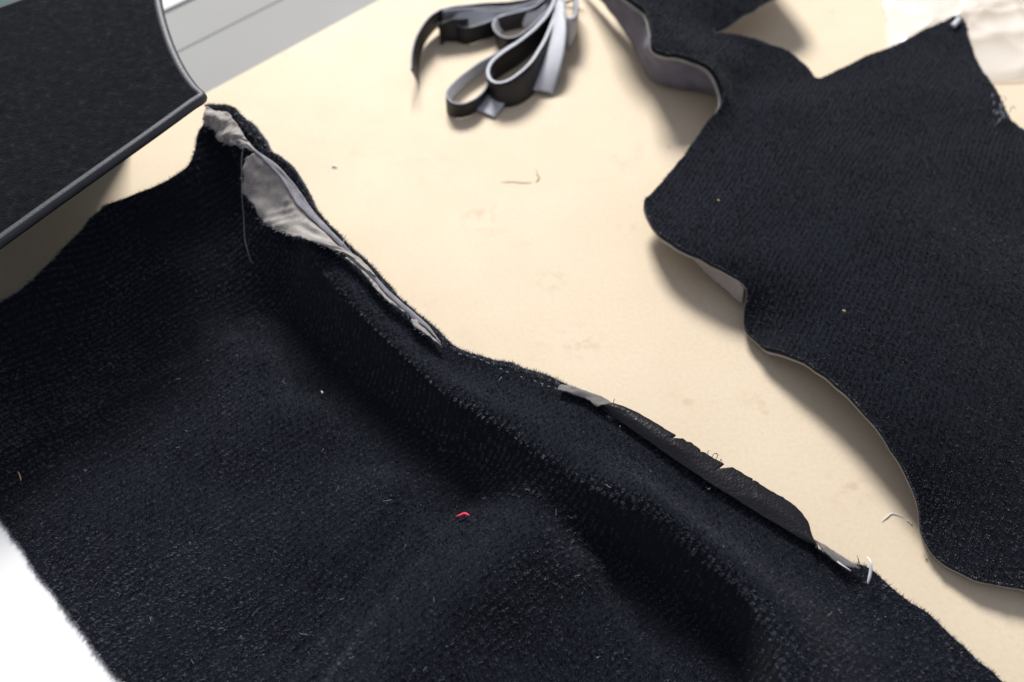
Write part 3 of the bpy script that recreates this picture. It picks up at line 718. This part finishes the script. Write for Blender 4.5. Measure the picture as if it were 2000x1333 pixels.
# curved black end at the far left
loft('tape_strip', free([(862,18,.026),(838,34,.026),(816,66,.025),(805,100,.024),(803,136,.024)]), free([(866,42,.006),(842,66,.004),(826,92,.002),(818,125,.001),(818,165,.001)]), (k, k, g), bun, 60, 6, .0014, 0, 0, 0, 0, 71)
stand([(858,22,.022),(895,12,.020),(950,8,.018),(1005,4,.018),(1060,-12,.020),(1090,-40,.03)], (g, k, wt), seed=72, thick=.0014)
stand([(866,27,.021),(905,19,.019),(960,17,.017),(1015,13,.017),(1065,-4,.019),(1095,-38,.03)], (k, g, g), seed=73, thick=.0014)
stand([(858,49,.020),(868,45,.020),(884,42,.020),(915,38,.020)], (k, k, k), .018, seed=74)
# loops
def loop(path, inner, outer, rim, th=.0015, wdt=hb, seed=1):
    return stand(path, (inner, outer, rim), wdt, thick=th, seed=seed)
loop([(1085,-30),(1050,6),(1010,20),(960,26),(915,24),(894,28),(886,38),(893,50),(912,54),(945,46),(985,32),(1040,20),(1082,-10)], wt, k, g, seed=75)
loop([(1088,-30),(1062,14),(1030,24),(1000,24),(975,32),(963,48),(968,66),(985,78),(1005,78),(1030,64),(1055,40),(1078,10),(1092,-25)], wt, k, g, seed=76)
loop([(1092,-30),(1076,18),(1050,52),(1015,84),(985,104),(962,122),(953,140),(958,157),(975,163),(1003,155),(1035,130),(1060,92),(1078,50),(1090,10),(1098,-25)], k, k, wt, .0028, .021, seed=77)
loop([(1060,44),(1020,80),(985,100),(940,122),(905,146),(884,168),(872,188),(880,203),(900,207),(925,198),(946,178),(953,160),(962,148)], wt, k, g, .0015, .012, seed=78)
# pale tails
loft('tape_strip', free([(1086,10,.026),(1078,70,.022),(1060,125,.014),(1036,176,.004)]), free([(1100,4,.030),(1106,60,.026),(1097,125,.016),(1079,184,.002)]), (wt, k, g), bun, 50, 8, .0016, .001, 0, 0, 0, 79)
loft('tape_strip', free([(990,165,.006),(955,184,.004),(916,211,.0015)]), free([(1005,180,.006),(988,200,.004),(966,231,.0012)]), (wt, k, g), bun, 40, 8, .0016, .001, 0, .0002, 0, 80)
loop([(1096,-30),(1100,10),(1104,36),(1113,42),(1124,30),(1127,8),(1122,-30)], wt, wt, g, .003, .026, seed=81)
# tie round the gathered ends, just past the picture's edge
tz = P(1092, -28, .016)
tube('tie', [tz + np.array([.018 * math.cos(a), .008 * math.sin(a), .014 * math.sin(a)]) for a in np.linspace(0, 2 * math.pi, 17)], .0012, M['thread_dark'], bun, .003, 6, 1, False)

# ================================================================== crumpled clear bag at the far right
bc = P(2085, -10, 0)
nx, ny = 170, 140; V = []; F = []
r2 = np.random.default_rng(9)
dirs = [(r2.uniform(0, 6.28), r2.uniform(30, 190), r2.uniform(0, 6.28)) for _ in range(14)]
for j in range(ny):
    for i in range(nx):
        u, v_ = i / (nx - 1) * 2 - 1, j / (ny - 1) * 2 - 1
        x, y = u * .17, v_ * .15
        wob = 1 + .10 * abs(math.sin(2.5 * math.atan2(v_, u) + 1)) + .03 * abs(math.sin(7 * math.atan2(v_, u)))
        x *= wob; y *= wob
        z = 0.0
        for a, f, ph in dirs:
            z += (1 - abs(math.sin((x * math.cos(a) + y * math.sin(a)) * f * .25 + ph))) ** 4
        dome = max(0.0, 1 - (u * u) ** 2) * max(0.0, 1 - (v_ * v_) ** 2)
        V.append((bc[0] + x, bc[1] + .03 + y, .0025 + dome * (.012 + .0042 * z)))
for j in range(ny - 1):
    for i in range(nx - 1):
        a = j * nx + i; F.append((a, a + 1, a + nx + 1, a + nx))
o = mesh_obj('plastic_bag', V, F, M['film'])
sd = o.modifiers.new('film', 'SOLIDIFY'); sd.thickness = .0004
tag(o, 'crumpled clear plastic bag in the bright far right corner', 'bag')

# ================================================================== crumbs on the worktop
def crumb(name, pts, rad, m, label, cat, step=.0015):
    o = tube(name, [P(x, y, .0006 + (f[0] if f else 0)) for x, y, *f in pts], rad, m, None, step, 5); tag(o, label, cat); return o
crumb('brown_thread', [(978,356),(1000,355),(1022,357),(1040,356)], .00025, M['thread_brown'], 'thin brown thread lying on the open cream worktop', 'thread')
crumb('brown_thread', [(1046,356),(1053,348),(1049,340),(1048,332)], .0004, M['thread_brown'], 'short curled brown thread at the tip of the thin one', 'thread')
crumb('white_crumb', [(648,327),(653,325),(658,328)], .0009, M['thread_white'], 'small white crumb on worktop right of the torn lining', 'crumb')
crumb('clear_thread', [(1722,1018),(1733,1010),(1742,1003),(1755,1006),(1765,1010)], .0003, M['thread_white'], 'curled white thread on worktop beside the charcoal carpet edge', 'thread')
crumb('white_lint', [(1770,1016),(1777,1020),(1782,1026)], .0005, M['thread_white'], 'white lint clump touching the charcoal carpet lower tip', 'lint')
crumb('brown_crumb', [(1304,286),(1306,288)], .0008, M['thread_brown'], 'tiny brown crumb on worktop left of the charcoal carpet waist', 'crumb')
crumb('dark_crumb', [(1808,1093),(1811,1094)], .0009, M['thread_dark'], 'tiny dark crumb in the shadow by the charcoal carpet corner', 'crumb')
